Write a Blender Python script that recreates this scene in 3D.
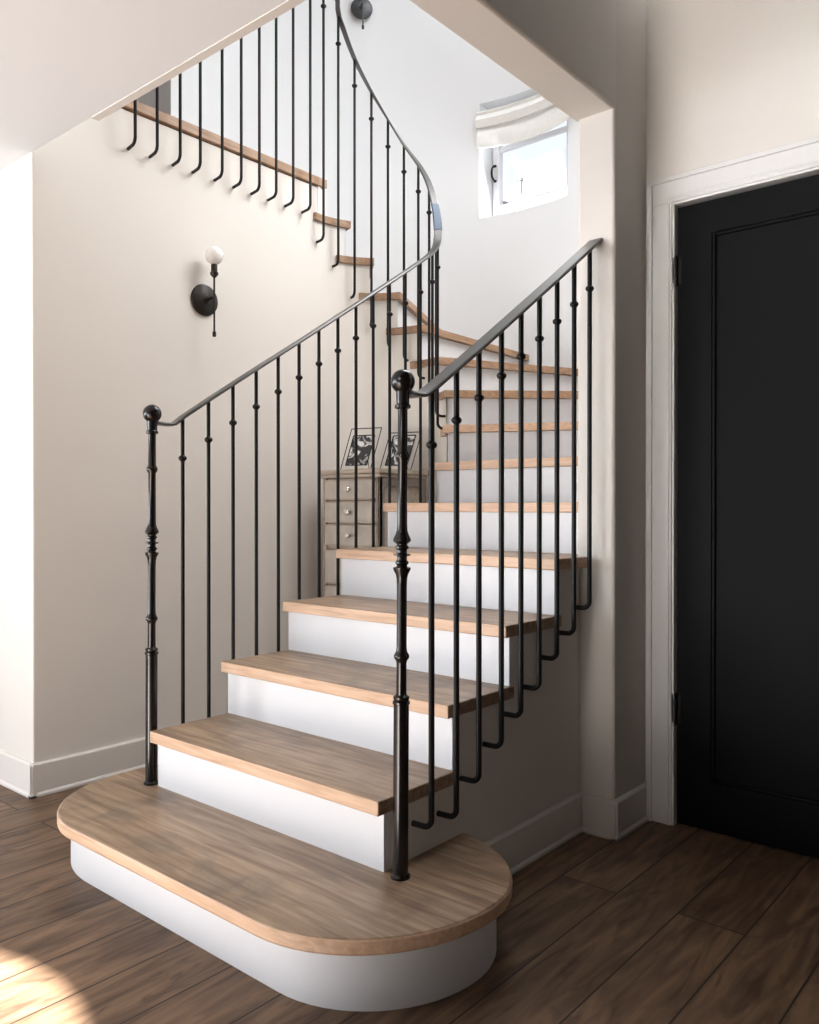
import bpy, math, random
from mathutils import Vector, Matrix
random.seed(7)
for o in list(bpy.data.objects): bpy.data.objects.remove(o)
sc = bpy.context.scene
col = sc.collection

# ------------------------------------------------------------------ camera
F = 827.35
yaw, pitch = math.radians(40.28), -0.005
cam_d = bpy.data.cameras.new('camera'); cam = bpy.data.objects.new('camera', cam_d); col.objects.link(cam)
cam_d.sensor_fit = 'HORIZONTAL'; cam_d.sensor_width = 36.0; cam_d.lens = 36.0*F/819.0
cam.location = (0, 0, 1.06)
cam.rotation_euler = (math.pi/2+pitch, 0, yaw)
cam_d.clip_start = .02
sc.camera = cam
# ------------------------------------------------------------------ view, world, lights
sc.view_settings.view_transform = 'Standard'; sc.view_settings.look = 'None'
sc.view_settings.gamma = 1.0; sc.view_settings.use_curve_mapping = False
sc.view_settings.exposure = 0.0
w = bpy.data.worlds.new('world'); sc.world = w; w.use_nodes = True
w.node_tree.nodes['Background'].inputs[0].default_value = (.86, .92, 1.0, 1)
w.node_tree.nodes['Background'].inputs[1].default_value = 1.15
def area(name, loc, target, sx, sy, power, color=(1,1,1), spread=180):
    d = bpy.data.lights.new(name, 'AREA'); d.shape = 'RECTANGLE'; d.size = sx; d.size_y = sy
    d.energy = power; d.color = color; d.spread = math.radians(spread)
    o = bpy.data.objects.new(name, d); col.objects.link(o); o.location = loc
    o.rotation_euler = (Vector(target)-Vector(loc)).to_track_quat('-Z', 'Y').to_euler(); return o
sd = bpy.data.lights.new('sun', 'SUN'); sd.energy = 68; sd.angle = math.radians(.45); sd.color = (1, .985, .96)
sun = bpy.data.objects.new('sun', sd); col.objects.link(sun)
sun.rotation_euler = Vector((0, .866, -.500)).to_track_quat('-Z', 'Y').to_euler()
area('window_light', (-4.7, -2.8, 1.35), (-1.2, 2.2, 1.15), 1.7, 1.7, 38, (.86, .92, 1.0), 80)
area('left_ceiling_fill', (-6.8, -1.2, 1.2), (-2.6, -.2, 2.5), 2.4, 1.6, 74, (.93, .97, 1.0), 120)  # added fill for the ceiling and left floor, no window modelled there
area('front_ceiling_fill', (-3.3, -2.8, .8), (-2.5, .7, 2.36), .9, 1.2, 14, (.9, .95, 1.0), 80)  # added fill aimed up at the hall ceiling
area('upper_hall_fill', (-5.2, .8, 4.9), (-5.0, 1.4, 2.7), 1.2, 1.2, 14, (1, 1, 1))  # added fill to lift the dark upstairs hall
area('hall_light', (-.70, -2.7, 2.85), (-.5, 2.7, 2.8), .5, .6, 13.5, (1, .97, .93), 60)
area('tower_top_fill', (-2.15, 3.35, 5.05), (-2.15, 3.35, 0), 1.2, 1.2, 30, (.95, .97, 1.0))  # added overhead fill for the upper tower, whose ceiling is closed
area('stairwell_fill', (-1.42, 3.0, 3.2), (-3.0, 2.0, 1.0), 1.1, 1.5, 58, (1.0, .99, .98))  # added fill for the stairwell and sconce wall, source out of view
area('upper_window_light', (-2.69, 4.28, 3.1), (-2.75, 3.0, 2.6), .55, .6, 9, (.9, .95, 1.0))

# ------------------------------------------------------------------ materials
def new_mat(name):
    m = bpy.data.materials.new(name); m.use_nodes = True
    return m, m.node_tree.nodes, m.node_tree.links, m.node_tree.nodes['Principled BSDF']
def simple(name, c, rough=.5, metal=0.0, noise=0.0, nscale=8, bump=0.0, spec=.5):
    m, N, L, B = new_mat(name)
    B.inputs['Roughness'].default_value = rough; B.inputs['Metallic'].default_value = metal
    B.inputs['Specular IOR Level'].default_value = spec
    B.inputs['Base Color'].default_value = (*c, 1)
    if noise or bump:
        tc = N.new('ShaderNodeTexCoord'); n = N.new('ShaderNodeTexNoise')
        n.inputs['Scale'].default_value = nscale; n.inputs['Detail'].default_value = 5
        L.new(tc.outputs['Object'], n.inputs['Vector'])
        if noise:
            r = N.new('ShaderNodeValToRGB')
            r.color_ramp.elements[0].color = (*[x*(1-noise) for x in c], 1); r.color_ramp.elements[0].position = .3
            r.color_ramp.elements[1].color = (*[min(1, x*(1+noise)) for x in c], 1); r.color_ramp.elements[1].position = .7
            L.new(n.outputs['Fac'], r.inputs['Fac']); L.new(r.outputs['Color'], B.inputs['Base Color'])
        if bump:
            b = N.new('ShaderNodeBump'); b.inputs['Strength'].default_value = bump; b.inputs['Distance'].default_value = .01
            L.new(n.outputs['Fac'], b.inputs['Height']); L.new(b.outputs['Normal'], B.inputs['Normal'])
    return m
def wood(name, c1, c2, axis='X', rough=.45, scale=3.0, stain=None):
    """grain stretched along axis"""
    m, N, L, B = new_mat(name)
    tc = N.new('ShaderNodeTexCoord'); mp = N.new('ShaderNodeMapping')
    s = {'X': (1.8, 22, 22), 'Y': (22, 1.8, 22)}[axis]
    mp.inputs['Scale'].default_value = s
    L.new(tc.outputs['Object'], mp.inputs['Vector'])
    n = N.new('ShaderNodeTexNoise'); n.inputs['Scale'].default_value = scale; n.inputs['Detail'].default_value = 8; n.inputs['Distortion'].default_value = .6
    L.new(mp.outputs['Vector'], n.inputs['Vector'])
    r = N.new('ShaderNodeValToRGB')
    r.color_ramp.elements[0].color = (*c1, 1); r.color_ramp.elements[0].position = .33
    r.color_ramp.elements[1].color = (*c2, 1); r.color_ramp.elements[1].position = .67
    L.new(n.outputs['Fac'], r.inputs['Fac']); out = r.outputs['Color']
    if stain:
        n2 = N.new('ShaderNodeTexNoise'); n2.inputs['Scale'].default_value = 4; n2.inputs['Detail'].default_value = 6; n2.inputs['Distortion'].default_value = 1.2
        L.new(tc.outputs['Object'], n2.inputs['Vector'])
        r2 = N.new('ShaderNodeValToRGB'); r2.color_ramp.elements[0].position = .52; r2.color_ramp.elements[1].position = .74
        r2.color_ramp.elements[0].color = (0, 0, 0, 1); r2.color_ramp.elements[1].color = (.75, .75, .75, 1)
        L.new(n2.outputs['Fac'], r2.inputs['Fac'])
        mx = N.new('ShaderNodeMixRGB'); mx.inputs['Color2'].default_value = (*stain, 1)
        L.new(r2.outputs['Color'], mx.inputs['Fac']); L.new(out, mx.inputs['Color1']); out = mx.outputs['Color']
    L.new(out, B.inputs['Base Color']); B.inputs['Roughness'].default_value = rough
    b = N.new('ShaderNodeBump'); b.inputs['Strength'].default_value = .12; b.inputs['Distance'].default_value = .004
    L.new(n.outputs['Fac'], b.inputs['Height']); L.new(b.outputs['Normal'], B.inputs['Normal'])
    return m
def floor_mat():
    m, N, L, B = new_mat('oak_floorboards')
    tc = N.new('ShaderNodeTexCoord'); sp = N.new('ShaderNodeSeparateXYZ'); cb = N.new('ShaderNodeCombineXYZ')
    L.new(tc.outputs['Object'], sp.inputs[0]); L.new(sp.outputs['Y'], cb.inputs['X']); L.new(sp.outputs['X'], cb.inputs['Y'])
    br = N.new('ShaderNodeTexBrick'); br.offset = .37; br.offset_frequency = 2
    br.inputs['Scale'].default_value = 1; br.inputs['Brick Width'].default_value = 2.1; br.inputs['Row Height'].default_value = .172
    br.inputs['Mortar Size'].default_value = .0028; br.inputs['Mortar Smooth'].default_value = .3; br.inputs['Bias'].default_value = 0
    br.inputs['Color1'].default_value = (0, 0, 0, 1); br.inputs['Color2'].default_value = (1, 1, 1, 1); br.inputs['Mortar'].default_value = (.5, .5, .5, 1)
    L.new(cb.outputs[0], br.inputs['Vector'])
    # per-plank shift of the grain
    off = N.new('ShaderNodeVectorMath'); off.operation = 'MULTIPLY_ADD'
    off.inputs[1].default_value = (7, 13, 5); L.new(br.outputs['Color'], off.inputs[0]); L.new(tc.outputs['Object'], off.inputs[2])
    mp = N.new('ShaderNodeMapping'); mp.inputs['Scale'].default_value = (11, 1.6, 1); L.new(off.outputs[0], mp.inputs['Vector'])
    n = N.new('ShaderNodeTexNoise'); n.inputs['Scale'].default_value = 2.2; n.inputs['Detail'].default_value = 9; n.inputs['Distortion'].default_value = 1.1
    L.new(mp.outputs[0], n.inputs['Vector'])
    r = N.new('ShaderNodeValToRGB')
    e = r.color_ramp.elements; e[0].position = .25; e[0].color = FLOOR_D; e[1].position = .75; e[1].color = FLOOR_L
    L.new(n.outputs['Fac'], r.inputs['Fac'])
    hs = N.new('ShaderNodeMixRGB'); hs.blend_type = 'MULTIPLY'; hs.inputs['Fac'].default_value = .55
    r3 = N.new('ShaderNodeValToRGB'); r3.color_ramp.elements[0].color = (.68, .66, .64, 1); r3.color_ramp.elements[1].color = (1.1, 1.08, 1.05, 1)
    L.new(br.outputs['Color'], r3.inputs['Fac']); L.new(r.outputs['Color'], hs.inputs['Color1']); L.new(r3.outputs['Color'], hs.inputs['Color2'])
    # knots and scars
    v = N.new('ShaderNodeTexNoise'); v.inputs['Scale'].default_value = 5; v.inputs['Detail'].default_value = 7; v.inputs['Distortion'].default_value = 2
    mp2 = N.new('ShaderNodeMapping'); mp2.inputs['Scale'].default_value = (2.4, .8, 1); L.new(off.outputs[0], mp2.inputs['Vector']); L.new(mp2.outputs[0], v.inputs['Vector'])
    r4 = N.new('ShaderNodeValToRGB'); r4.color_ramp.elements[0].position = .6; r4.color_ramp.elements[1].position = .72; r4.color_ramp.elements[0].color=(0,0,0,1); r4.color_ramp.elements[1].color = (.6, .6, .6, 1)
    L.new(v.outputs['Fac'], r4.inputs['Fac'])
    kn = N.new('ShaderNodeMixRGB'); kn.inputs['Color2'].default_value = (.045, .028, .018, 1); L.new(r4.outputs['Color'], kn.inputs['Fac']); L.new(hs.outputs['Color'], kn.inputs['Color1'])
    g = N.new('ShaderNodeMixRGB'); g.inputs['Color2'].default_value = (.025, .016, .011, 1)
    L.new(br.outputs['Fac'], g.inputs['Fac']); L.new(kn.outputs['Color'], g.inputs['Color1']); L.new(g.outputs['Color'], B.inputs['Base Color'])
    B.inputs['Roughness'].default_value = .5; B.inputs['Specular IOR Level'].default_value = .3
    b = N.new('ShaderNodeBump'); b.inputs['Strength'].default_value = .15; b.inputs['Distance'].default_value = .004
    L.new(n.outputs['Fac'], b.inputs['Height']); L.new(b.outputs['Normal'], B.inputs['Normal'])
    return m
FLOOR_D = (.055, .032, .020, 1); FLOOR_L = (.28, .175, .108, 1)
M = {}
M['wall'] = simple('warm_white_plaster', (.795, .755, .705), .85, noise=.015, nscale=1.5, bump=.02, spec=.2)
M['dark'] = simple('bounce_cutting_dark', (.05, .048, .045), .8)  # invented dark tone on unseen hall surfaces, keeps bounce light down
M['cwall'] = simple('cool_white_plaster', (.79, .80, .81), .85, noise=.01, nscale=1.5, bump=.02, spec=.2)
M['ceil'] = simple('ceiling_paint', (.90, .92, .94), .9, spec=.1)
M['ceil2'] = simple('warm_white_paint', (.84, .80, .755), .85, noise=.015, nscale=1.5, bump=.02, spec=.2)
M['base'] = simple('warm_white_baseboard_paint', (.80, .765, .72), .5)
M['trim'] = simple('white_trim_paint', (.80, .79, .775), .4)
M['riser'] = simple('white_riser_paint', (.765, .77, .79), .45, noise=.015, nscale=3)
M['iron'] = simple('black_iron', (.006, .005, .005), .42, 0, spec=.25, bump=.08, nscale=60)
M['post'] = simple('polished_black_iron', (.008, .006, .006), .22, 0, spec=.45, bump=.03, nscale=30)
M['railtop'] = simple('sheen_grey_iron', (.13, .126, .122), .34, .75)  # rail iron greyed, its sheen partly put into the base colour
M['blue'] = simple('blue_reflection', (.036, .066, .115), .45)  # sky reflection on the handrail, put in as blue colour
M['door'] = simple('black_door_paint', (.003, .003, .0036), .5, spec=.1, bump=.02, nscale=20)
M['tread'] = wood('oak_tread', (.22, .14, .09), (.44, .31, .205), 'X', .4, 2.4, stain=(.13, .108, .085))
M['treadY'] = wood('oak_tread_turned', (.22, .145, .095), (.36, .26, .18), 'Y', .42, 2.2)
M['nose'] = wood('oak_nosing', (.52, .335, .215), (.69, .475, .33), 'X', .45, 3)
M['noseY'] = wood('oak_nosing_turned', (.30, .175, .10), (.45, .285, .175), 'Y', .5, 3)
M['floor'] = floor_mat()
M['bulb'] = simple('opal_bulb_glass', (.86, .84, .81), .15)
M['socket'] = simple('dark_bronze', (.018, .013, .010), .4, .4)
M['pewter'] = simple('aged_metal_plate', (.075, .078, .082), .4, .5, noise=.25, nscale=40)
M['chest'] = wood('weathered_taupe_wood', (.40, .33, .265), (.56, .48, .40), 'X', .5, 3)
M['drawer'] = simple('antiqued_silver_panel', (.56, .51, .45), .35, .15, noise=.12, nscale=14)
M['chestside'] = simple('taupe_with_shade', (.27, .235, .205), .4, .1, noise=.1, nscale=14)  # chest taupe darkened, the side's shade put into the colour
M['knob'] = simple('bright_knob', (.75, .72, .68), .2, .8)
M['line'] = simple('thin_black_metal', (.02, .02, .02), .4, .5)
M['sash'] = simple('window_sash_paint', (.70, .70, .72), .4)
M['shade'] = simple('linen_shade', (.86, .85, .82), .95, noise=.03, nscale=60, bump=.1, spec=.1)
M['house'] = simple('slate_blue_stucco', (.06, .06, .063), .9)
M['roof'] = simple('grey_shingle', (.045, .045, .048), .9)
def glass():
    m, N, L, B = new_mat('window_glass')
    N.remove(B); out = N['Material Output']
    t = N.new('ShaderNodeBsdfTransparent'); g = N.new('ShaderNodeBsdfGlossy'); g.inputs['Roughness'].default_value = .02
    fr = N.new('ShaderNodeMixShader'); fr.inputs[0].default_value = .06
    L.new(t.outputs[0], fr.inputs[1]); L.new(g.outputs[0], fr.inputs[2]); L.new(fr.outputs[0], out.inputs[0]); return m
M['glass'] = glass()
def photo_mat():
    m, N, L, B = new_mat('grey_photograph')
    tc = N.new('ShaderNodeTexCoord'); n = N.new('ShaderNodeTexNoise'); n.inputs['Scale'].default_value = 17; n.inputs['Detail'].default_value = 3; n.inputs['Distortion'].default_value = 1.5
    L.new(tc.outputs['Object'], n.inputs['Vector'])
    r = N.new('ShaderNodeValToRGB'); e = r.color_ramp.elements
    e[0].position = .44; e[0].color = (.03, .03, .035, 1); e[1].position = .52; e[1].color = (.80, .79, .78, 1)
    L.new(n.outputs['Fac'], r.inputs['Fac']); L.new(r.outputs['Color'], B.inputs['Base Color']); B.inputs['Roughness'].default_value = .3
    return m
M['photo'] = photo_mat()

# ------------------------------------------------------------------ mesh helpers
class MB:
    def __init__(s): s.v = []; s.f = []; s.mi = []; s.sm = []
    def add(s, vs, fs, mi=0, smooth=False):
        k = len(s.v); s.v += [tuple(v) for v in vs]
        for f in fs: s.f.append(tuple(i+k for i in f)); s.mi.append(mi); s.sm.append(smooth)
        return s
    def box(s, x0, x1, y0, y1, z0, z1, mi=0):
        vs = [(x, y, z) for z in (z0, z1) for y in (y0, y1) for x in (x0, x1)]
        return s.add(vs, [(0,2,3,1),(4,5,7,6),(0,1,5,4),(2,6,7,3),(0,4,6,2),(1,3,7,5)], mi)
    def prism(s, poly, z0, z1, mi=0, mside=None, front=None):
        """vertical extrusion of an xy polygon (ccw); sides get mside; z may be callables"""
        n = len(poly); vs = [(x, y, z0) for x, y in poly]+[(x, y, z1) for x, y in poly]
        k = len(s.v); s.v += vs
        s.f.append(tuple(k+i for i in reversed(range(n)))); s.mi.append(mi); s.sm.append(False)
        s.f.append(tuple(k+n+i for i in range(n))); s.mi.append(mi); s.sm.append(False)
        for i in range(n):
            j = (i+1) % n
            s.f.append((k+i, k+j, k+n+j, k+n+i)); s.mi.append(mi if mside is None else mside); s.sm.append(False)
        return s
    def lathe(s, prof, c=(0,0,0), seg=24, mi=0):
        k = len(s.v)
        for r, z in prof:
            for i in range(seg):
                a = 2*math.pi*i/seg; s.v.append((c[0]+r*math.cos(a), c[1]+r*math.sin(a), c[2]+z))
        for j in range(len(prof)-1):
            for i in range(seg):
                i2 = (i+1) % seg
                s.f.append((k+j*seg+i, k+j*seg+i2, k+(j+1)*seg+i2, k+(j+1)*seg+i)); s.mi.append(mi); s.sm.append(True)
        s.f.append(tuple(k+i for i in reversed(range(seg)))); s.mi.append(mi); s.sm.append(False)
        s.f.append(tuple(k+(len(prof)-1)*seg+i for i in range(seg))); s.mi.append(mi); s.sm.append(False)
        return s
    def tube(s, pts, r, seg=10, mi=0):
        pts = [Vector(p) for p in pts]; k = len(s.v); n = len(pts)
        ref = None
        for i, p in enumerate(pts):
            t = ((pts[min(i+1, n-1)]-p).normalized()+(p-pts[max(i-1, 0)]).normalized()).normalized()
            if ref is None:
                ref = Vector((1, 0, 0)) if abs(t.x) < .9 else Vector((0, 1, 0))
            a = (ref-t*ref.dot(t)).normalized(); b = t.cross(a); ref = a
            for q in range(seg):
                th = 2*math.pi*q/seg; s.v.append(tuple(p+(a*math.cos(th)+b*math.sin(th))*r))
        for i in range(n-1):
            for q in range(seg):
                q2 = (q+1) % seg
                s.f.append((k+i*seg+q, k+i*seg+q2, k+(i+1)*seg+q2, k+(i+1)*seg+q)); s.mi.append(mi); s.sm.append(True)
        s.f.append(tuple(k+i for i in reversed(range(seg)))); s.mi.append(mi); s.sm.append(False)
        s.f.append(tuple(k+(n-1)*seg+i for i in range(seg))); s.mi.append(mi); s.sm.append(False)
        return s
    def ribbon(s, pts, sides, w, t, mi=0):
        """flat bar swept through pts; sides = horizontal side vectors"""
        pts = [Vector(p) for p in pts]; n = len(pts); k = len(s.v); c = t*.3
        prof = [(-w/2, -t/2+c), (-w/2, t/2-c), (-w/2+c, t/2), (w/2-c, t/2), (w/2, t/2-c), (w/2, -t/2+c), (w/2-c, -t/2), (-w/2+c, -t/2)]
        for i, p in enumerate(pts):
            tg = (pts[min(i+1, n-1)]-pts[max(i-1, 0)]).normalized()
            sd_ = Vector(sides[i]); sd_ = (sd_-tg*sd_.dot(tg)).normalized(); up = sd_.cross(tg).normalized()
            for a, b in prof: s.v.append(tuple(p+sd_*a+up*b))
        for i in range(n-1):
            for q in range(8):
                q2 = (q+1) % 8
                s.f.append((k+i*8+q, k+i*8+q2, k+(i+1)*8+q2, k+(i+1)*8+q)); s.mi.append(mi); s.sm.append(False)
        s.f.append(tuple(k+i for i in reversed(range(8)))); s.mi.append(mi); s.sm.append(False)
        s.f.append(tuple(k+(n-1)*8+i for i in range(8))); s.mi.append(mi); s.sm.append(False)
        return s
    def build(s, name, mats, parent=None, bevel=0, seg=2, weld=False):
        me = bpy.data.meshes.new(name); me.from_pydata(s.v, [], s.f)
        for m in (mats if isinstance(mats, (list, tuple)) else [mats]): me.materials.append(m)
        for i, p in enumerate(me.polygons): p.material_index = s.mi[i]; p.use_smooth = True
        import bmesh
        bm = bmesh.new(); bm.from_mesh(me)
        if weld: bmesh.ops.remove_doubles(bm, verts=bm.verts, dist=1e-5)
        bmesh.ops.recalc_face_normals(bm, faces=bm.faces); bm.to_mesh(me); bm.free()
        me.set_sharp_from_angle(angle=math.radians(33)); me.update()
        o = bpy.data.objects.new(name, me); col.objects.link(o)
        if parent is not None: o.parent = parent
        if bevel:
            b = o.modifiers.new('bevel', 'BEVEL'); b.width = bevel; b.segments = seg; b.limit_method = 'ANGLE'; b.angle_limit = math.radians(40)
        return o
def struct(o): o['kind'] = 'structure'; return o
def thing(name, label, cat, loc=(0,0,0), rz=0, group=None):
    o = bpy.data.objects.new(name, None); col.objects.link(o); o.location = loc; o.rotation_euler = (0, 0, rz)
    o.empty_display_size = .05; o['label'] = label; o['category'] = cat
    if group: o['group'] = group
    return o

# ------------------------------------------------------------------ key dimensions
R = .18; RUN = .2728; Y2 = 1.4504; TH = .036
XL, XLS = -2.298, -2.298          # left tread end, left string face
XR, XRS, XW = -1.327, -1.336, -1.346          # right tread end, right string face
CX, CY = -2.655, 2.86             # centre of the turn
RW = .3575                        # well wall radius
LW = -3.013                       # left (sconce) wall face
OA, OB = 1.309, 1.40              # outer tower ellipse
PX, PY, DY = -1.213, 2.445, 2.682  # pier right face, pier front, door wall
CZ = 2.363                        # hall ceiling
TOP = 5.15
WY0, WZ0, WZ1 = 4.36, 2.86, 3.57  # window plane, opening bottom and top
WX0, WX1 = -3.0, -2.39
def outer(x): return CY+OB*math.sqrt(max(0, 1-((x-CX)/OA)**2))

# ------------------------------------------------------------------ structure
struct(MB().box(-7.0, 1.7, -3.1, 3.0, -.05, 0).build('floor', M['floor']))
# hall ceiling (underside of the upper storey) with a small rounded lip towards the stair opening
mb = MB(); xs = (-7.0, XRS+.0)
mb.add([(xs[0],-3.0,CZ),(xs[1],-3.0,CZ),(xs[1],1.390,CZ),(xs[0],1.390,CZ),(xs[1],1.424,CZ+.0005),(xs[0],1.424,CZ+.0005),
        (xs[1],1.424,2.66),(xs[0],1.424,2.66),(xs[1],-3.0,2.66),(xs[0],-3.0,2.66)],
       [(0,1,2,3),(3,2,4,5),(5,4,6,7),(7,6,8,9),(0,9,8,1),(0,3,5,7,9),(1,8,6,4,2)])
struct(mb.build('ceiling', M['ceil']))
struct(MB().box(PX-.02, 1.7, -3.05, 3.0, 3.35, 3.45).build('ceiling_hall_unseen', M['dark']))
struct(MB().box(-7.0, PX, -3.05, 5.0, TOP, TOP+.1).build('ceiling_upper', M['cwall']))
# left wall: hall face and the flank that carries the sconce
struct(MB().prism([(-7.0,1.422),(LW,1.422),(LW,CY+.05),(LW-.12,CY+.05),(LW-.12,1.56),(-7.0,1.56)], 0, 2.655).build('wall_left', M['wall'], bevel=.006, seg=3))
struct(MB().box(-7.1, -7.0, -3.1, 3.0, 0, TOP).build('wall_far_left', M['wall']))
# wall behind the viewer with the arched doorway the sun comes through
mb = MB(); ax, ar, az = -1.82, 1.10, 1.183; yf = -3.0
arc = [(ax+ar*math.cos(t), az+ar*math.sin(t)) for t in [math.pi*i/24 for i in range(25)]]   # right to left
def wallface(y):
    return [(-7.0,y,0),(ax-ar,y,0)]+[(x,y,z) for x,z in reversed(arc)]+[(ax+ar,y,0),(1.7,y,0),(1.7,y,TOP),(-7.0,y,TOP)]
a_, b_ = wallface(yf), wallface(yf-.06); n = len(a_)
# split into columns so the polygon stays convex
pl = [(-7.0, 0), (ax-ar, 0)]
def pan(x0, x1, z0a, z0b):
    for (yy) in (yf, yf-.06):
        mb.add([(x0,yy,z0a),(x1,yy,z0b),(x1,yy,TOP),(x0,yy,TOP)], [(0,1,2,3)])
    mb.add([(x0,yf,z0a),(x1,yf,z0b),(x1,yf-.06,z0b),(x0,yf-.06,z0a)], [(0,1,2,3)])
pan(-7.0, ax-ar, 0, 0); pan(ax+ar, 1.7, 0, 0)
ra = list(reversed(arc))
for (x0,z0),(x1,z1) in zip(ra, ra[1:]): pan(x0, x1, z0, z1)
for xx in (ax-ar, ax+ar): mb.add([(xx,yf,0),(xx,yf-.06,0),(xx,yf-.06,az),(xx,yf,az)], [(0,1,2,3)])
struct(mb.build('wall_front', M['wall']))
struct(MB().box(1.6, 1.7, -3.1, 3.0, 0, 3.4).build('wall_right_unseen', M['dark']))
# pier + the wall over the railing + stairwell side wall
mb = MB()
mb.box(XW, PX, PY, DY+.1, 0, TOP)
struct(mb.build('wall_pier', M['wall'], bevel=.01, seg=3))
mb = MB(); zb = 2.338
mb.box(XW-.012, PX, -3.02, PY+.02, zb, TOP)
mb.box(PX-.05, -1.04, -3.02, 1.3, zb+.002, 3.40)  # unseen step-out added to shade the corner beside the door
struct(mb.build('wall_over_railing', M['ceil2'], bevel=.01, seg=3))
# small bead where the ceiling passes over the stair opening
struct(MB().box(-2.60, XRS-.012, 1.424, 1.452, CZ-.002, 2.42).build('trim_3', M['wall']))
# door wall
dx0, dx1, dzt = -1.113, -.19, 2.072
mb = MB()
mb.box(PX-.05, dx0, DY, DY+.14, 0, 3.4); mb.box(dx1, 1.7, DY, DY+.14, 0, 3.4); mb.box(dx0, dx1, DY, DY+.14, dzt, 3.4)
struct(mb.build('wall_back', M['wall']))
# stair tower outer wall with window opening
path = [(XW, PY+.2), (XW, CY)]
angs = sorted(set([math.pi*i/64 for i in range(1, 64)]+[math.acos((WX0-CX)/OA), math.acos((WX1-CX)/OA)]))
path += [(CX+OA*math.cos(t), CY+OB*math.sin(t)) for t in angs]
path += [(CX-OA, CY), (CX-OA, 2.64), (-7.0, 2.64)]
mb = MB()
for (x0,y0),(x1,y1) in zip(path, path[1:]):
    inwin = y0 > 3.5 and min(x0,x1) > WX0-.001 and max(x0,x1) < WX1+.001
    sm = True
    for za, zb_ in ([(0,WZ0),(WZ1,TOP)] if inwin else [(0,TOP)]):
        mb.add([(x0,y0,za),(x1,y1,za),(x1,y1,zb_),(x0,y0,zb_)], [(0,1,2,3)], 0, False)
    if inwin:
        for zz in (WZ0, WZ1): mb.add([(x0,y0,zz),(x1,y1,zz),(x1,WY0+.10,zz),(x0,WY0+.10,zz)], [(0,1,2,3)])
for xx in (WX0, WX1): mb.add([(xx,outer(xx),WZ0),(xx,WY0+.10,WZ0),(xx,WY0+.10,WZ1),(xx,outer(xx),WZ1)], [(0,1,2,3)])
# outside skin closing the wall
mb.box(-7.0, WX0, WY0+.02, WY0+.10, 0, TOP); mb.box(WX1, -1.0, WY0+.02, WY0+.10, 0, TOP)
mb.box(WX0, WX1, WY0+.02, WY0+.10, 0, WZ0-.001); mb.box(WX0, WX1, WY0+.02, WY0+.10, WZ1+.001, TOP)
struct(mb.build('wall_tower', M['cwall'], weld=True))
struct(MB().box(-1.216, -1.1, 2.83, 4.46, 0, TOP).build('wall_outside_right', M['cwall']))
# upper storey floor
struct(MB().prism([(-7.0,1.432),(LW-.03,1.432),(LW-.03,2.89),(-3.90,2.84),(-3.96,2.70),(-7.0,2.70)], 2.657, 2.699).build('floor_upper', M['treadY']))
struct(MB().box(-7.0, XRS, -3.0, 1.40, 2.661, 2.70).build('floor_upper_front', M['treadY']))
# baseboards: flat board with a small cap step and a shoe at the floor
def board(name, p, q, nrm, h=.122):
    d = Vector((q[0]-p[0], q[1]-p[1], 0)); nv = Vector((*nrm, 0)); mb = MB()
    prof = [(0,0),(.021,0),(.021,.008),(.015,.016),(.015,h-.006),(.009,h),(0,h)]
    k = len(prof); vs = []
    for P in (p, q):
        for a, z in prof: vs.append((P[0]+nv.x*a, P[1]+nv.y*a, z))
    fs = [(i, (i+1) % k, k+(i+1) % k, k+i) for i in range(k)]+[tuple(range(k)), tuple(range(2*k-1, k-1, -1))]
    return struct(mb.add(vs, fs).build(name, M['base']))
board('baseboard_left', (LW-.0, 1.422-.021), (LW-.0, 2.86), (1,0))
board('baseboard_hall', (-7.0, 1.422), (LW+.021, 1.422), (0,-1))
board('baseboard_stair', (XRS, 1.60), (XRS, PY), (1,0))
board('baseboard_pier_front', (XRS+.018, PY), (PX+.021, PY), (0,-1))
board('baseboard_pier_side', (PX, PY-.021), (PX, DY), (1,0))

# door casing
mb = MB()
def casing(x0, x1, z0, z1, y, t): mb.box(x0, x1, y-t, y, z0, z1)
cw0, cw1 = -1.194, -1.116
casing(cw0, cw1, 0, dzt+.004, DY, .018); casing(cw0, dx1+.09, dzt+.004, 2.156, DY, .018)
casing(cw0-.004, cw0+.012, 0, 2.16, DY, .026); casing(cw0-.004, dx1+.09, 2.146, 2.162, DY, .026)
casing(-1.131, -1.123, 0, dzt, DY, .021); casing(-1.131, dx1, dzt+.016, dzt+.024, DY, .021)
casing(dx1, dx1+.09, 0, 2.156, DY, .018)
struct(mb.build('trim_1', M['trim'], bevel=.002))
mb = MB(); mb.box(dx0-.004, dx0+.004, DY-.012, DY+.13, 0, dzt+.004); mb.box(dx0, dx1, DY-.012, DY+.13, dzt-.004, dzt+.006)
mb.box(dx0-.004, dx1, DY+.12, DY+.14, 0, dzt)
struct(mb.build('trim_2', M['trim']))
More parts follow.
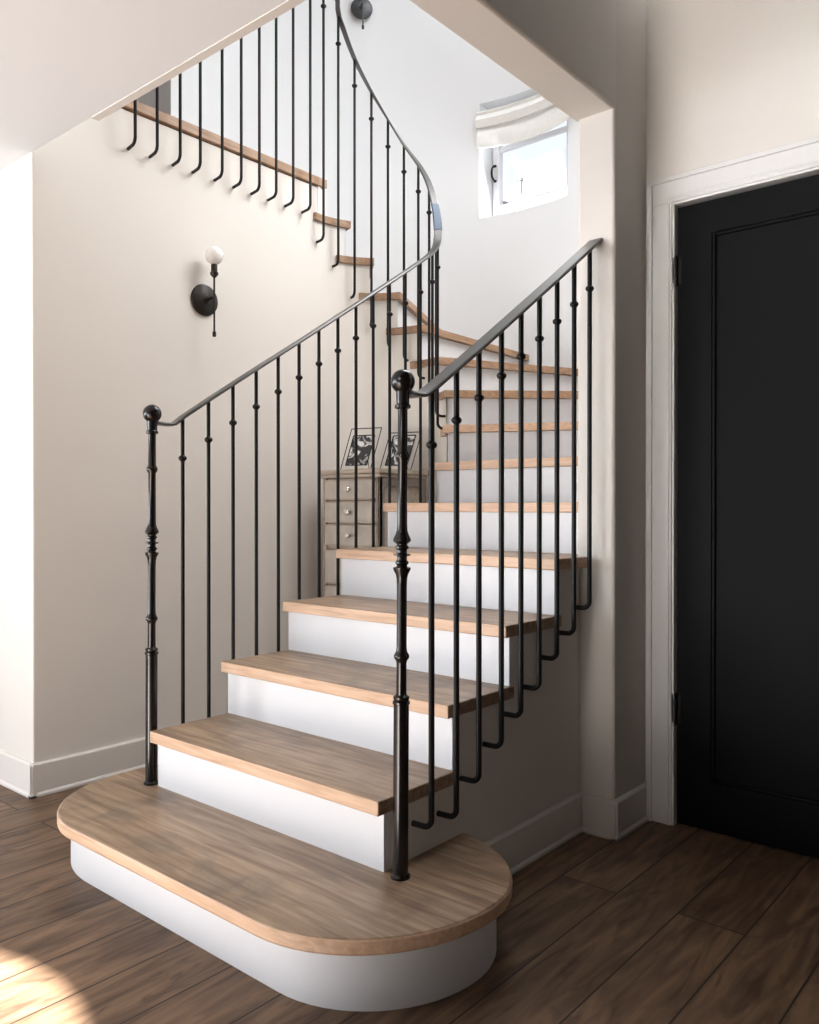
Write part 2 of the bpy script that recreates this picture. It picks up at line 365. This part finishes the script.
# the door
dl, dr, dt = dx0+.009, dx1-.005, dzt-.012
dY = DY+.006; pl0, pz0, pz1 = -.992, .165, 1.955; pr0 = dr-.105
mb = MB()
mb.box(dl, pl0, dY, dY+.04, .006, dt); mb.box(pr0, dr, dY, dY+.04, .006, dt)
mb.box(pl0, pr0, dY, dY+.04, .006, pz0); mb.box(pl0, pr0, dY, dY+.04, pz1, dt)
mb.box(pl0, pr0, dY+.012, dY+.03, pz0, pz1)
door = struct(mb.build('door_1', M['door']))
mb = MB()
for a in ((pl0, pl0+.012, pz0, pz1), (pr0-.012, pr0, pz0, pz1), (pl0+.012, pr0-.012, pz0, pz0+.012), (pl0+.012, pr0-.012, pz1-.012, pz1)):
    mb.box(a[0], a[1], dY+.003, dY+.013, a[2], a[3])
mb.build('panel_moulding', M['door'], door, bevel=.003)
for z0, z1 in ((1.806,1.893),(.342,.436)):
    h = MB(); h.lathe([(.007,z0),(.007,z1)], (dl-.004, dY-.008, 0), 12); h.lathe([(.009,z0-.005),(.009,z0)], (dl-.004, dY-.008, 0), 12); h.lathe([(.009,z1),(.009,z1+.005)], (dl-.004, dY-.008, 0), 12)
    h.box(dl, dl+.014, dY-.003, dY+.002, z0, z1)
    h.box(dl-.022, dl-.006, dY-.018, dY-.013, z0, z1)
    h.build('hinge', M['iron'], door)

# ------------------------------------------------------------------ staircase
stair = thing('staircase', 'curved staircase with oak treads and white risers rising past the black railings', 'staircase', (-1.82, 1.5, 0))
def spart(mb, name, mats, bevel=0, label=None, z=0):
    o = mb.build(name, mats, None, bevel, weld=(name == 'inner_string')); o.parent = stair; o.matrix_parent_inverse = Matrix.Translation((1.82, -1.5, 0))
    if label: o['label'] = label
    return o
def ell(cx, cy, a, b, t0, t1, n=20):
    return [(cx+a*math.cos(math.radians(t0+(t1-t0)*i/n)), cy+b*math.sin(math.radians(t0+(t1-t0)*i/n))) for i in range(n+1)]
def step_poly(inset, fr):
    a, b = .350-inset*1.5, .380-fr
    right = ell(-1.388, 1.51, a, b, -90, 0, 16)+ell(-1.388, 1.51, a, .30-inset, 4, 80, 12)
    left = ell(-2.185-(.022 if inset else 0), 1.48, .324-(-.008 if inset else 0), .32-inset, 112, 180, 12)+ell(-2.185-(.022 if inset else 0), 1.48, .324-(-.008 if inset else 0), .350-fr, 185, 270, 18)
    return right+[(-1.34, 1.80), (XL+.0, 1.80)]+left if inset == 0 else right+[(-1.34, 1.76), (XL, 1.76)]+left
spart(MB().prism(step_poly(.028, .062), 0, R-TH), 'starting_riser', M['riser'], 0, 'white rounded riser of the wide bottom step')
spart(MB().prism(step_poly(0, 0), R-TH, R, 0, 1), 'tread', [M['tread'], M['nose']], .006, 'wide bottom tread with rounded ends')
# front line of each step: (inner point, direction angle)
def Yn(n): return Y2+(n-2)*RUN
for n in range(2, 7):
    y0, y1, z = Yn(n), Yn(n)+RUN+.045, n*R
    if n == 6: y1 = 2.90
    mb = MB()
    if n <= 5 and not (y1 > PY): poly = [(XL,y0),(XR,y0),(XR,y1),(XL,y1)]; fi = 0
    elif n == 5: poly = [(XL,y0),(XR,y0),(-1.307,PY-.001),(XW-.003,PY-.001),(XW-.003,y1),(XL,y1)]
    else: poly = [(XL,y0),(XW-.003,y0),(XW-.003,y1),(XL,y1)]
    mb.prism(poly, z-TH, z, 0, 1)
    for i, f in enumerate(mb.f):   # the exposed returns are finished like the top
        if mb.mi[i] == 1 and len({round(mb.v[k][0], 4) for k in f}) == 1: mb.mi[i] = 0
    spart(mb, 'tread', [M['tread'], M['nose']], .003)
    mb = MB().box(XLS, XRS if n < 6 else XW-.003, y0+.03, y0+.05, (n-1)*R-.001, z-TH); spart(mb, 'riser', M['riser'])
# winders
win = {7: (-1.5, 2), 8: (23.5, 25), 9: (46, 43), 10: (66, 65), 11: (86, 92), 12: (108, 115), 13: (131, 138), 14: (151, 160), 15: (174, 184)}
RI = RW-.015
def inner(n, r=RI): a = math.radians(win[n][0]); return Vector((CX+r*math.cos(a), CY+r*math.sin(a)))
def ray_out(P, ang):
    d = Vector((math.cos(math.radians(ang)), math.sin(math.radians(ang)))); lo, hi = 0, 3
    def inside(p):
        if p.x > XW-.002: return False
        if p.y < CY: return abs(p.x-CX) < OA-.002
        return ((p.x-CX)/(OA-.002))**2+((p.y-CY)/(OB-.002))**2 < 1
    for _ in range(40):
        m = (lo+hi)/2
        if inside(P+d*m): lo = m
        else: hi = m
    return P+d*lo
def oang(p):
    t = math.degrees(math.atan2((p.y-CY)/OB, (p.x-CX)/OA)); return t+360 if t < -90 else t
for n in range(7, 15):
    z = n*R; a, b = inner(n), inner(n+1); oa = ray_out(a, win[n][1]); ob = ray_out(b, win[n+1][1])
    # extend a little under the next riser
    ob2 = ray_out(b, win[n+1][1]+3)
    poly = [tuple(a), tuple(oa)]
    t0, t1 = oang(oa), oang(ob2)
    k = max(3, int(abs(t1-t0)/5)); poly += ell(CX, CY, OA-.002, OB-.002, t0+1, t1, k)
    poly += [(CX+RI*math.cos(math.radians(t)), CY+RI*math.sin(math.radians(t))) for t in [win[n+1][0]+13+(win[n][0]-win[n+1][0]-13)*i/6 for i in range(6)]]
    spart(MB().prism(poly, z-TH, z, 0, 1), 'tread', [M['treadY'], M['noseY'] if n > 8 else M['nose']], .002)
for n in range(7, 16):
    z = n*R; a = inner(n, RW); th = win[n][1]; d = Vector((math.cos(math.radians(th)), math.sin(math.radians(th)))); pn = Vector((-d.y, d.x))
    p0 = a+pn*.03+d*.003; p1 = ray_out(p0, th)
    if n == 15: p1 = p0+d*1.0
    q0, q1 = p0+pn*.02, p1+pn*.02
    spart(MB().prism([tuple(p0), tuple(p1), tuple(q1), tuple(q0)], z-R-.001, z-TH if n < 15 else z-.04), 'riser', M['riser'])
# curved inner string (well side), stepped under the treads
mb = MB()
def col_wall(p, q, z0, z1, th=.012, ctr=None):
    """thin vertical panel from p to q; the thickness goes away from the well"""
    P, Q, c = Vector(p), Vector(q), Vector(ctr)
    a, b = [v+(v-c).normalized()*th if (v-c).length < .4 else v+Vector((math.copysign(th, v.x-c.x), 0)) for v in (P, Q)]
    mb.add([(*P,z0),(*Q,z0),(*Q,z1),(*P,z1),(*a,z0),(*b,z0),(*b,z1),(*a,z1)], [(0,1,2,3),(5,4,7,6),(3,2,6,7)])
c0 = (CX, CY-.4)
for n in range(2, 7):
    y1 = min(Yn(n+1)+.03, 2.86) if n < 6 else 2.86
    col_wall((XLS, Yn(n)+.03), (XLS, y1), 0, n*R-TH, ctr=(CX, Yn(n)))
bounds = [(7, 0, win[8][0])]+[(n, win[n][0], win[n+1][0]) for n in range(8, 15)]+[(15, win[15][0], 180)]
for n, a0, a1 in bounds:
    a0 += 4 if n > 7 else 0; a1 += 4 if n < 15 else 0
    k = max(2, int((a1-a0)/4))
    pts = [(CX+RW*math.cos(math.radians(a0+(a1-a0)*i/k)), CY+RW*math.sin(math.radians(a0+(a1-a0)*i/k))) for i in range(k+1)]
    for p, q in zip(pts, pts[1:]): col_wall(p, q, 0, n*R-TH, ctr=(CX, CY))
spart(mb, 'inner_string', M['wall'])
# right string wall under the open treads
mb = MB()
for n in range(2, 6):
    y1 = Yn(n+1)+.03 if n < 5 else PY-.021
    mb.box(XRS-.02, XRS, Yn(n)+.05, y1+.02, 0, n*R-TH)
spart(mb, 'outer_string', M['wall'])
# small cove moulding under the exposed tread ends
# landing nosing
spart(MB().box(LW-.10, -2.998, 1.424, 2.84, 2.66, 2.70).prism([(-2.998,2.84),(-2.998,2.90),(-3.93,2.86),(-3.93,2.80)], 2.66, 2.70), 'landing_nosing', M['noseY'], .002, 'long oak nosing along the edge of the upper landing')

# ------------------------------------------------------------------ railings
def lerp(tab, s):
    if s <= tab[0][0]: return tab[0][1]
    for (a, za), (b, zb) in zip(tab, tab[1:]):
        if s <= b: return za+(zb-za)*(s-a)/(b-a)
    return tab[-1][1]
NEWEL = [(.0235,.18),(.0235,.186),(.0185,.190),(.0185,.592),(.021,.594),(.021,.600),(.0175,.602),(.0195,.606),(.0195,.611),(.0125,.616),
         (.0120,.69),(.0135,.697),(.0180,.703),(.0188,.707),(.0180,.711),(.0135,.718),(.0122,.728),(.0122,.876),(.0130,.892),(.0150,.902),(.0205,.912),(.0215,.918),(.013,.921),
         (.0120,.923),(.0160,.928),(.0160,.932),(.0120,.936),(.0120,.944),(.0205,.947),(.0205,.950),(.0120,.953),(.0120,.960),(.0160,.964),(.0160,.968),(.0125,.972),
         (.0130,.974),(.0215,.981),(.0205,.987),(.0155,.998),(.0130,1.006),(.0122,1.02),(.0115,1.17),(.0165,1.178),(.0178,1.183),(.0165,1.188),(.0122,1.196),
         (.0115,1.294),(.019,1.297),(.019,1.303),(.0155,1.307),(.0165,1.338)]
def lean_mesh(o, x, y, k):   # the posts stand a hair out of plumb
    for v in o.data.vertices:
        v.co.x += .763*k*(v.co.z-.18); v.co.y += .6465*k*(v.co.z-.18)
def newel(parent, x, y, lean):
    mb = MB().lathe(NEWEL, (x, y, 0), 28)
    o = mb.build('newel_post', M['post'], parent)
    lean_mesh(o, x, y, lean); rb, zc = .0290, 1.3600
    b = MB().lathe([(rb*math.sin(math.radians(t))+.0001, -rb*math.cos(math.radians(t))) for t in range(0, 181, 10)], (x, y, zc), 28).build('ball_finial', M['post'], o); lean_mesh(b, x, y, lean)
def knuckle(parent, x, y, z):
    MB().lathe([(.006,-.013),(.0075,-.009),(.0115,-.006),(.0138,-.002),(.0138,.002),(.0115,.006),(.0075,.009),(.006,.013)], (x, y, z), 16).build('collar', M['iron'], parent)
def baluster(parent, x, y, ztop, zhook, toward, collar=True, r=.0066, br=.026):
    """rod at (x,y) that bends at its foot to the wall point 'toward'"""
    tv = Vector((toward[0]-x, toward[1]-y, 0)); L = tv.length; tv.normalize()
    pts = [(x, y, ztop), (x, y, (ztop+zhook)/2), (x, y, zhook+br)]
    for i in range(1, 7):
        a = math.pi/2*i/6; pts.append((x+tv.x*br*(1-math.cos(a)), y+tv.y*br*(1-math.cos(a)), zhook+br-br*math.sin(a)))
    pts.append((x+tv.x*L, y+tv.y*L, zhook))
    o = MB().tube(pts, r, 10).build('baluster', M['iron'], parent)
    if collar: knuckle(o, x, y, ztop-.133)
    return o
# right railing
XRR = -1.278
RT = [(1.50,1.331),(1.564,1.333),(1.60,1.356),(1.795,1.489),(1.995,1.623),(2.195,1.757),(2.444,1.928)]
rr = thing('stair_railing', 'short right-hand black iron railing from the nearer newel up to the pier', 'railing')
newel(rr, -1.2885, 1.487, .0050)
pts = [(XRR-.003, 1.500, 1.333), (XRR, 1.52, 1.331), (XRR, 1.540, 1.331), (XRR, 1.552, 1.334), (XRR, 1.60, 1.362)]+[(XRR, y, z) for y, z in RT[3:]]
MB().ribbon(pts, [(1,0,0)]*len(pts), .050, .010).build('handrail', M['railtop'], rr)
hookz = [.268,.264,.331,.400,.466,.528,.602,.666,.737]
for i, y in enumerate([1.592,1.694,1.793,1.899,1.998,2.097,2.198,2.302,2.403]):
    baluster(rr, XRR, y, lerp(RT, y)-.003, hookz[i], (XRS+.001, y-.004), True, .0075, .022)
# left railing
XLR, RR = -2.342, .31
LT = [(1.49,1.331),(1.565,1.333),(1.60,1.358),(1.711,1.431),(1.91,1.558),(2.122,1.691),(2.432,1.889),(2.699,2.062),(2.86,2.168)]
AT = [(0,2.168),(.068,2.212),(.161,2.285),(.254,2.43),(.362,2.625),(.446,2.75),(.543,2.873),(.63,3.014),(.722,3.169),(.814,3.336),(.885,3.505),(.974,3.60)]
rl = thing('stair_railing', 'long left-hand black iron railing that curls around the turn and up to the landing', 'railing')
newel(rl, -2.334, 1.479, .004)
pts, sides = [(-2.338,1.490,1.333),(XLR,1.53,1.331),(XLR,1.555,1.331),(XLR,1.568,1.334),(XLR,1.60,1.358)], [(1,0,0)]*5
for y, z in LT[3:]: pts.append((XLR,y,z)); sides.append((1,0,0))
def arcpt(s, r=RR): a = s/RR; return (CX+r*math.cos(a), CY+r*math.sin(a))
import bisect
ss = [i*.89/44 for i in range(1, 45)]
def asm(s):  # lightly smoothed height
    return (lerp(AT, s-.03)+lerp(AT, s)*2+lerp(AT, min(s+.03, .9)))/4 if .05 < s < .86 else lerp(AT, s)
for s in ss:
    a = s/RR; p = arcpt(s); pts.append((*p, asm(s))); sides.append((math.cos(a), math.sin(a), 0))
x, y = arcpt(.90); a = .90/RR
for z in (3.56, 3.60): pts.append((x, y, z)); sides.append((math.cos(a), math.sin(a), 0))
pts += [(CX-RR+.008, 2.86, 3.65), (-2.942, 2.7, 3.655), (-2.94, 1.35, 3.655)]; sides += [(-1,0,0)]*3
MB().ribbon(pts, sides, .036, .010).build('handrail', M['railtop'], rl)
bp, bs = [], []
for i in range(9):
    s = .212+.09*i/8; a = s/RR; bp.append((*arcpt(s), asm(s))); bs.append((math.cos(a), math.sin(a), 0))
o = MB().ribbon(bp, bs, .0395, .0135).build('blue_section', M['blue'], rl); o['label'] = 'blue reflection painted as a band on the black handrail at the turn'
for k in range(13):
    y = 1.603+.103*k
    if y > 2.86: break
    zh = max(.28, .345+.645*(y-1.79)) if k != 0 else .277
    baluster(rl, XLR, y, lerp(LT, y)-.003, zh, (XLS-.001, y-.003))
AH = {.082:1.205,.18:1.43,.28:1.50,.372:1.60,.46:1.71,.55:1.81,.637:1.89,.722:2.0,.808:2.135,.897:2.28}
for s, zh in AH.items():
    x, y = arcpt(s); baluster(rl, x, y, asm(s)-.003, zh, arcpt(s+.004, RW-.001))
for y, zh in [(2.831,2.38)]+[(yy, 2.50) for yy in (2.732,2.623,2.519,2.42,2.318,2.215,2.102,2.003,1.895,1.796)]:
    baluster(rl, -2.94 if y < 2.8 else -2.952, y, 3.652, zh, (LW+.001, y+.012))

# ------------------------------------------------------------------ window
win1 = struct(MB().box(WX0+.004, WX1-.004, WY0-.01, WY0+.035, WZ0+.003, WZ0+.04).box(WX0+.004, WX1-.004, WY0-.01, WY0+.035, WZ1-.04, WZ1-.003)
    .box(WX0+.004, WX0+.012, WY0-.01, WY0+.035, WZ0+.04, WZ1-.04).box(WX1-.02, WX1-.004, WY0-.01, WY0+.035, WZ0+.04, WZ1-.04).build('window_1', M['sash']))
gx0, gx1 = WX0+.018, WX1-.024
mb = MB(); mb.box(gx0, gx0+.045, WY0-.022, WY0+.018, WZ0+.044, WZ1-.044); mb.box(gx1-.045, gx1, WY0-.022, WY0+.018, WZ0+.044, WZ1-.044)
mb.box(gx0+.045, gx1-.045, WY0-.022, WY0+.018, WZ0+.044, WZ0+.10); mb.box(gx0+.045, gx1-.045, WY0-.022, WY0+.018, WZ1-.10, WZ1-.044)
mb.box(gx0+.045, gx1-.045, WY0-.012, WY0+.010, 3.295, 3.325)
mb.build('sash', M['sash'], win1, bevel=.002)
MB().box(gx0+.04, gx1-.04, WY0-.002, WY0+.002, WZ0+.09, WZ1-.09).build('pane', M['glass'], win1)
mb = MB(); hx, hy = gx0+.016, WY0-.022
mb.tube([(hx, hy, 3.215), (hx, hy-.018, 3.21), (hx-.006, hy-.03, 3.19), (hx-.008, hy-.032, 3.165), (hx-.006, hy-.03, 3.14), (hx, hy-.018, 3.12), (hx, hy, 3.115)], .006, 8)
mb.lathe([(.009,-.006),(.009,.006)], (hx, hy-.002, 3.212), 10).lathe([(.009,-.006),(.009,.006)], (hx, hy-.002, 3.118), 10)
h = mb.build('handle', M['iron'], win1); h['label'] = 'small black pull handle on the white sash'
# roman shade following the curved wall
def shade_sheet(z0, z1, sag0, sag1, off0, off1, name, parent, th=.012):
    mb = MB(); n = 18; vs = []; x0, x1 = WX0+.004, WX1+.03
    for side in (0, 1):
        for (z, sg, of) in ((z0, sag0, off0), ((z0+z1)/2, (sag0+sag1)/2, max(off0, off1)+.012), (z1, sag1, off1)):
            for i in range(n+1):
                t = i/n; x = x0+(x1-x0)*t; vs.append((x, outer(x)-of+(th if side else 0), z-sg*4*t*(1-t)))
    fs = []; k = n+1
    for side in (0, 1):
        b = side*3*k
        for r_ in range(2):
            for i in range(n): fs.append((b+r_*k+i, b+r_*k+i+1, b+(r_+1)*k+i+1, b+(r_+1)*k+i))
    for i in range(n): fs.append((i, i+1, 3*k+i+1, 3*k+i)); fs.append((2*k+i, 2*k+i+1, 5*k+i+1, 5*k+i))
    for r_ in range(2):
        fs.append((r_*k, (r_+1)*k, 3*k+(r_+1)*k, 3*k+r_*k)); fs.append((r_*k+n, (r_+1)*k+n, 3*k+(r_+1)*k+n, 3*k+r_*k+n))
    mb.add(vs, fs, 0, True)
    return mb.build(name, M['shade'], parent)
sh = thing('roman_shade', 'off-white fabric shade gathered at the top of the stairwell window', 'window shade', (-2.7, 4.2, 3.3))
for nm, a in (('lower_fold', (3.285,3.415,.02,.012,.03,.02)), ('upper_fold', (3.405,3.485,.008,.0,.045,.03)), ('headrail', (3.48,3.51,.0,.0,.03,.02))):
    o = shade_sheet(*a, nm, None); o.parent = sh; o.matrix_parent_inverse = Matrix.Translation((2.7, -4.2, -3.3))
# neighbouring house beyond the window
nh = thing('neighboring_house', 'pale gabled house roof seen through the stairwell window', 'house', (-7.6, 10.4, 0))
def npart(mb, name, m):
    o = mb.build(name, m); o.parent = nh; o.matrix_parent_inverse = Matrix.Translation((7.6, -10.4, 0)); return o
def vprism(poly, y0, y1):  # xz polygon extruded in y
    n = len(poly); vs = [(x, y0, z) for x, z in poly]+[(x, y1, z) for x, z in poly]
    return MB().add(vs, [tuple(range(n)), tuple(range(2*n-1, n-1, -1))]+[(i, (i+1) % n, n+(i+1) % n, n+i) for i in range(n)])
npart(vprism([(-9.2,0),(-5.9,0),(-5.9,5.05),(-7.6,5.95),(-9.2,5.05)], 10.3, 14), 'wall', M['house'])
npart(vprism([(-5.55,5.02),(-5.62,4.92),(-7.6,5.97),(-9.6,4.92),(-9.65,5.02),(-7.6,6.23)], 10.0, 14.2), 'roof', M['roof'])
npart(MB().lathe([(.03,5.6),(.03,5.98),(.045,5.98),(.045,6.02)], (-6.80, 10.6, 0), 12), 'vent_pipe', M['pewter'])
npart(MB().box(-6.75, -6.45, 10.27, 10.3, 4.9, 5.2), 'window', M['pewter'])

# ------------------------------------------------------------------ wall sconces
def sconce(name, label, loc, rz, plate, rod):
    t = thing(name, label, 'wall light', loc, rz, None)   # local +X points out of the wall
    mb = MB(); prof = [(.0,0),(.067,0),(.069,.004),(.066,.012),(.050,.019),(.020,.022),(.016,.026)]
    seg = 32; vs = []; fs = []
    for r_, d in prof:
        for i in range(seg):
            a = 2*math.pi*i/seg; vs.append((d, r_*math.cos(a), r_*math.sin(a)))
    for j in range(len(prof)-1):
        for i in range(seg): fs.append((j*seg+i, j*seg+(i+1) % seg, (j+1)*seg+(i+1) % seg, (j+1)*seg+i))
    fs.append(tuple(range((len(prof)-1)*seg, len(prof)*seg)))
    mb.add(vs, fs, 0, True); mb.build('backplate', plate, t)
    MB().tube([(.02,0,0),(.078,0,0)], .008, 12).build('arm', rod, t)
    MB().tube([(.075,0,-.150),(.075,0,.105)], .0042, 10).lathe([(.0065,-.168),(.008,-.164),(.008,-.148),(.0045,-.143)], (.075,0,0), 14).build('stem', rod, t)
    MB().lathe([(.006,.085),(.017,.098),(.018,.106),(.0135,.112),(.0135,.140),(.0125,.143)], (.075,0,0), 20).build('socket', rod, t)
    rb = .039
    MB().lathe([(.010,.140),(.016,.148)]+[(rb*math.sin(math.radians(a)), .180-rb*math.cos(math.radians(a))) for a in range(35, 180, 9)]+[(.001,.2185)], (.075,0,0), 28).build('bulb', M['bulb'], t)
    return t
sconce('wall_sconce', 'dark bronze sconce with bare round bulb on the lower left wall', (LW+.001, 2.170, 1.962), 0, M['socket'], M['socket'])
nx, ny = -(-3.618-CX)/OA**2, -(3.809-CY)/OB**2
sy = 3.80; sx = -3.618
sconce('wall_sconce', 'grey round-plate sconce high on the upper curved wall', (sx+.012, sy-.010, 4.20), math.atan2(ny, nx), M['pewter'], M['pewter'])

# ------------------------------------------------------------------ tall chest in the well
cx0, cx1, cy0, cy1, ct = -2.888, -2.520, 2.765, 3.10, 1.24
ch = thing('tall_chest', 'tall narrow taupe chest of drawers standing behind the stair railing', 'chest of drawers', (-2.71, 2.93, 0))
def cpart(mb, name, m, par=None, bevel=0):
    o = mb.build(name, m, None, bevel)
    if par is None: o.parent = ch; o.matrix_parent_inverse = Matrix.Translation((2.71, -2.93, 0))
    else: o.parent = par
    return o
mb = MB(); mb.box(cx0, cx1-.012, cy0+.012, cy1, .09, ct-.04)
for xx in (cx0, cx1-.022): mb.box(xx, xx+.022, cy0, cy0+.02, .09, ct-.04)
for xx in (cx0, cx1-.03):
    for yy in (cy0, cy1-.03): mb.box(xx, xx+.03, yy, yy+.03, 0, .09)
body = cpart(mb, 'body', M['chest'], bevel=.002)
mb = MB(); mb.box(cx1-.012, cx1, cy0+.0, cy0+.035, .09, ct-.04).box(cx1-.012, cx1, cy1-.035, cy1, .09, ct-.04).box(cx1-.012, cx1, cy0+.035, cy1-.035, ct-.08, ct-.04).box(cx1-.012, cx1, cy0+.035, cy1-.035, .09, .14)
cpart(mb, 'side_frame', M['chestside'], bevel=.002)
mb = MB(); mb.box(cx0-.015, cx1+.015, cy0-.018, cy1, ct-.022, ct); mb.box(cx0-.006, cx1+.006, cy0-.009, cy1, ct-.04, ct-.022)
cpart(mb, 'top', M['chest'], bevel=.004)
zs = [1.097+.1, 1.093, .987, .878]
zz = [(1.098,1.192),(.990,1.090),(.882,.982),(.700,.862),(.560,.692),(.42,.552),(.28,.412),(.12,.272)]
for z0, z1 in zz:
    d = cpart(MB().box(cx0+.012, cx1-.016, cy0-.006, cy0+.012, z0, z1), 'drawer', M['drawer'], bevel=.002)
    mb = MB()
    for a in ((cx0+.012, cx1-.016, z0, z0+.006), (cx0+.012, cx1-.016, z1-.006, z1), (cx0+.012, cx0+.018, z0, z1), (cx1-.022, cx1-.016, z0, z1)):
        mb.box(a[0], a[1], cy0-.010, cy0-.006, a[2], a[3])
    cpart(mb, 'drawer_moulding', M['chest'], d)
    kx, kz = (cx0+cx1)/2+.004, (z0+z1)/2; mb = MB(); k = len(mb.v); seg = 14; vs = []; fs = []
    prof = [(.005,0),(.006,.010),(.013,.015),(.016,.022),(.013,.029),(.004,.032)]
    for r_, dd in prof:
        for i in range(seg):
            a = 2*math.pi*i/seg; vs.append((kx+r_*math.cos(a), cy0-.006-dd, kz+r_*math.sin(a)))
    for j in range(len(prof)-1):
        for i in range(seg): fs.append((j*seg+i, j*seg+(i+1) % seg, (j+1)*seg+(i+1) % seg, (j+1)*seg+i))
    fs.append(tuple(range((len(prof)-1)*seg, len(prof)*seg)))
    mb.add(vs, fs, 0, True); cpart(mb, 'knob', M['knob'], d)
# picture frames on the chest
def frame(label, x, y, rz, w_=.185, h_=.20, lean=.20):
    t = thing('picture_frame', label, 'picture frame', (x, y, ct), rz)   # local: faces -Y, leans back towards +Y
    def P(a, b, off=0): return (a+.04*b/h_, lean*b+off, b+.003)
    mb = MB(); c = [(-w_/2,0),(w_/2,0),(w_/2,h_),(-w_/2,h_)]
    for i in range(4): mb.tube([P(*c[i]), P(*c[(i+1) % 4])], .0024, 6)
    mb.tube([P(0, h_*.8, .002), (.03, .085, .003)], .0022, 6)
    mb.build('wire_frame', M['line'], t)
    g = [P(*q) for q in c]; MB().add([(*p,) for p in g]+[(p[0], p[1]+.002, p[2]) for p in g], [(0,1,2,3),(7,6,5,4),(0,4,5,1),(1,5,6,2),(2,6,7,3),(3,7,4,0)]).build('glass', M['glass'], t)
    q = [(-.058,.022),(.058,.022),(.058,.165),(-.058,.165)]; g = [P(*a, -.003) for a in q]
    MB().add(g+[(p[0], p[1]+.002, p[2]) for p in g], [(0,1,2,3),(7,6,5,4),(0,4,5,1),(1,5,6,2),(2,6,7,3),(3,7,4,0)]).build('photograph', M['photo'], t)
    mb = MB()
    for i in range(4): mb.tube([P(*q[i], -.004), P(*q[(i+1) % 4], -.004)], .003, 6)
    mb.build('photo_border', M['line'], t)
frame('thin wire picture frame on the chest, the left one of the two', -2.765, 2.86, .25, .165, .20)
frame('thin wire picture frame at the back right corner of the chest', -2.62, 2.985, .30, .165, .18, .20)
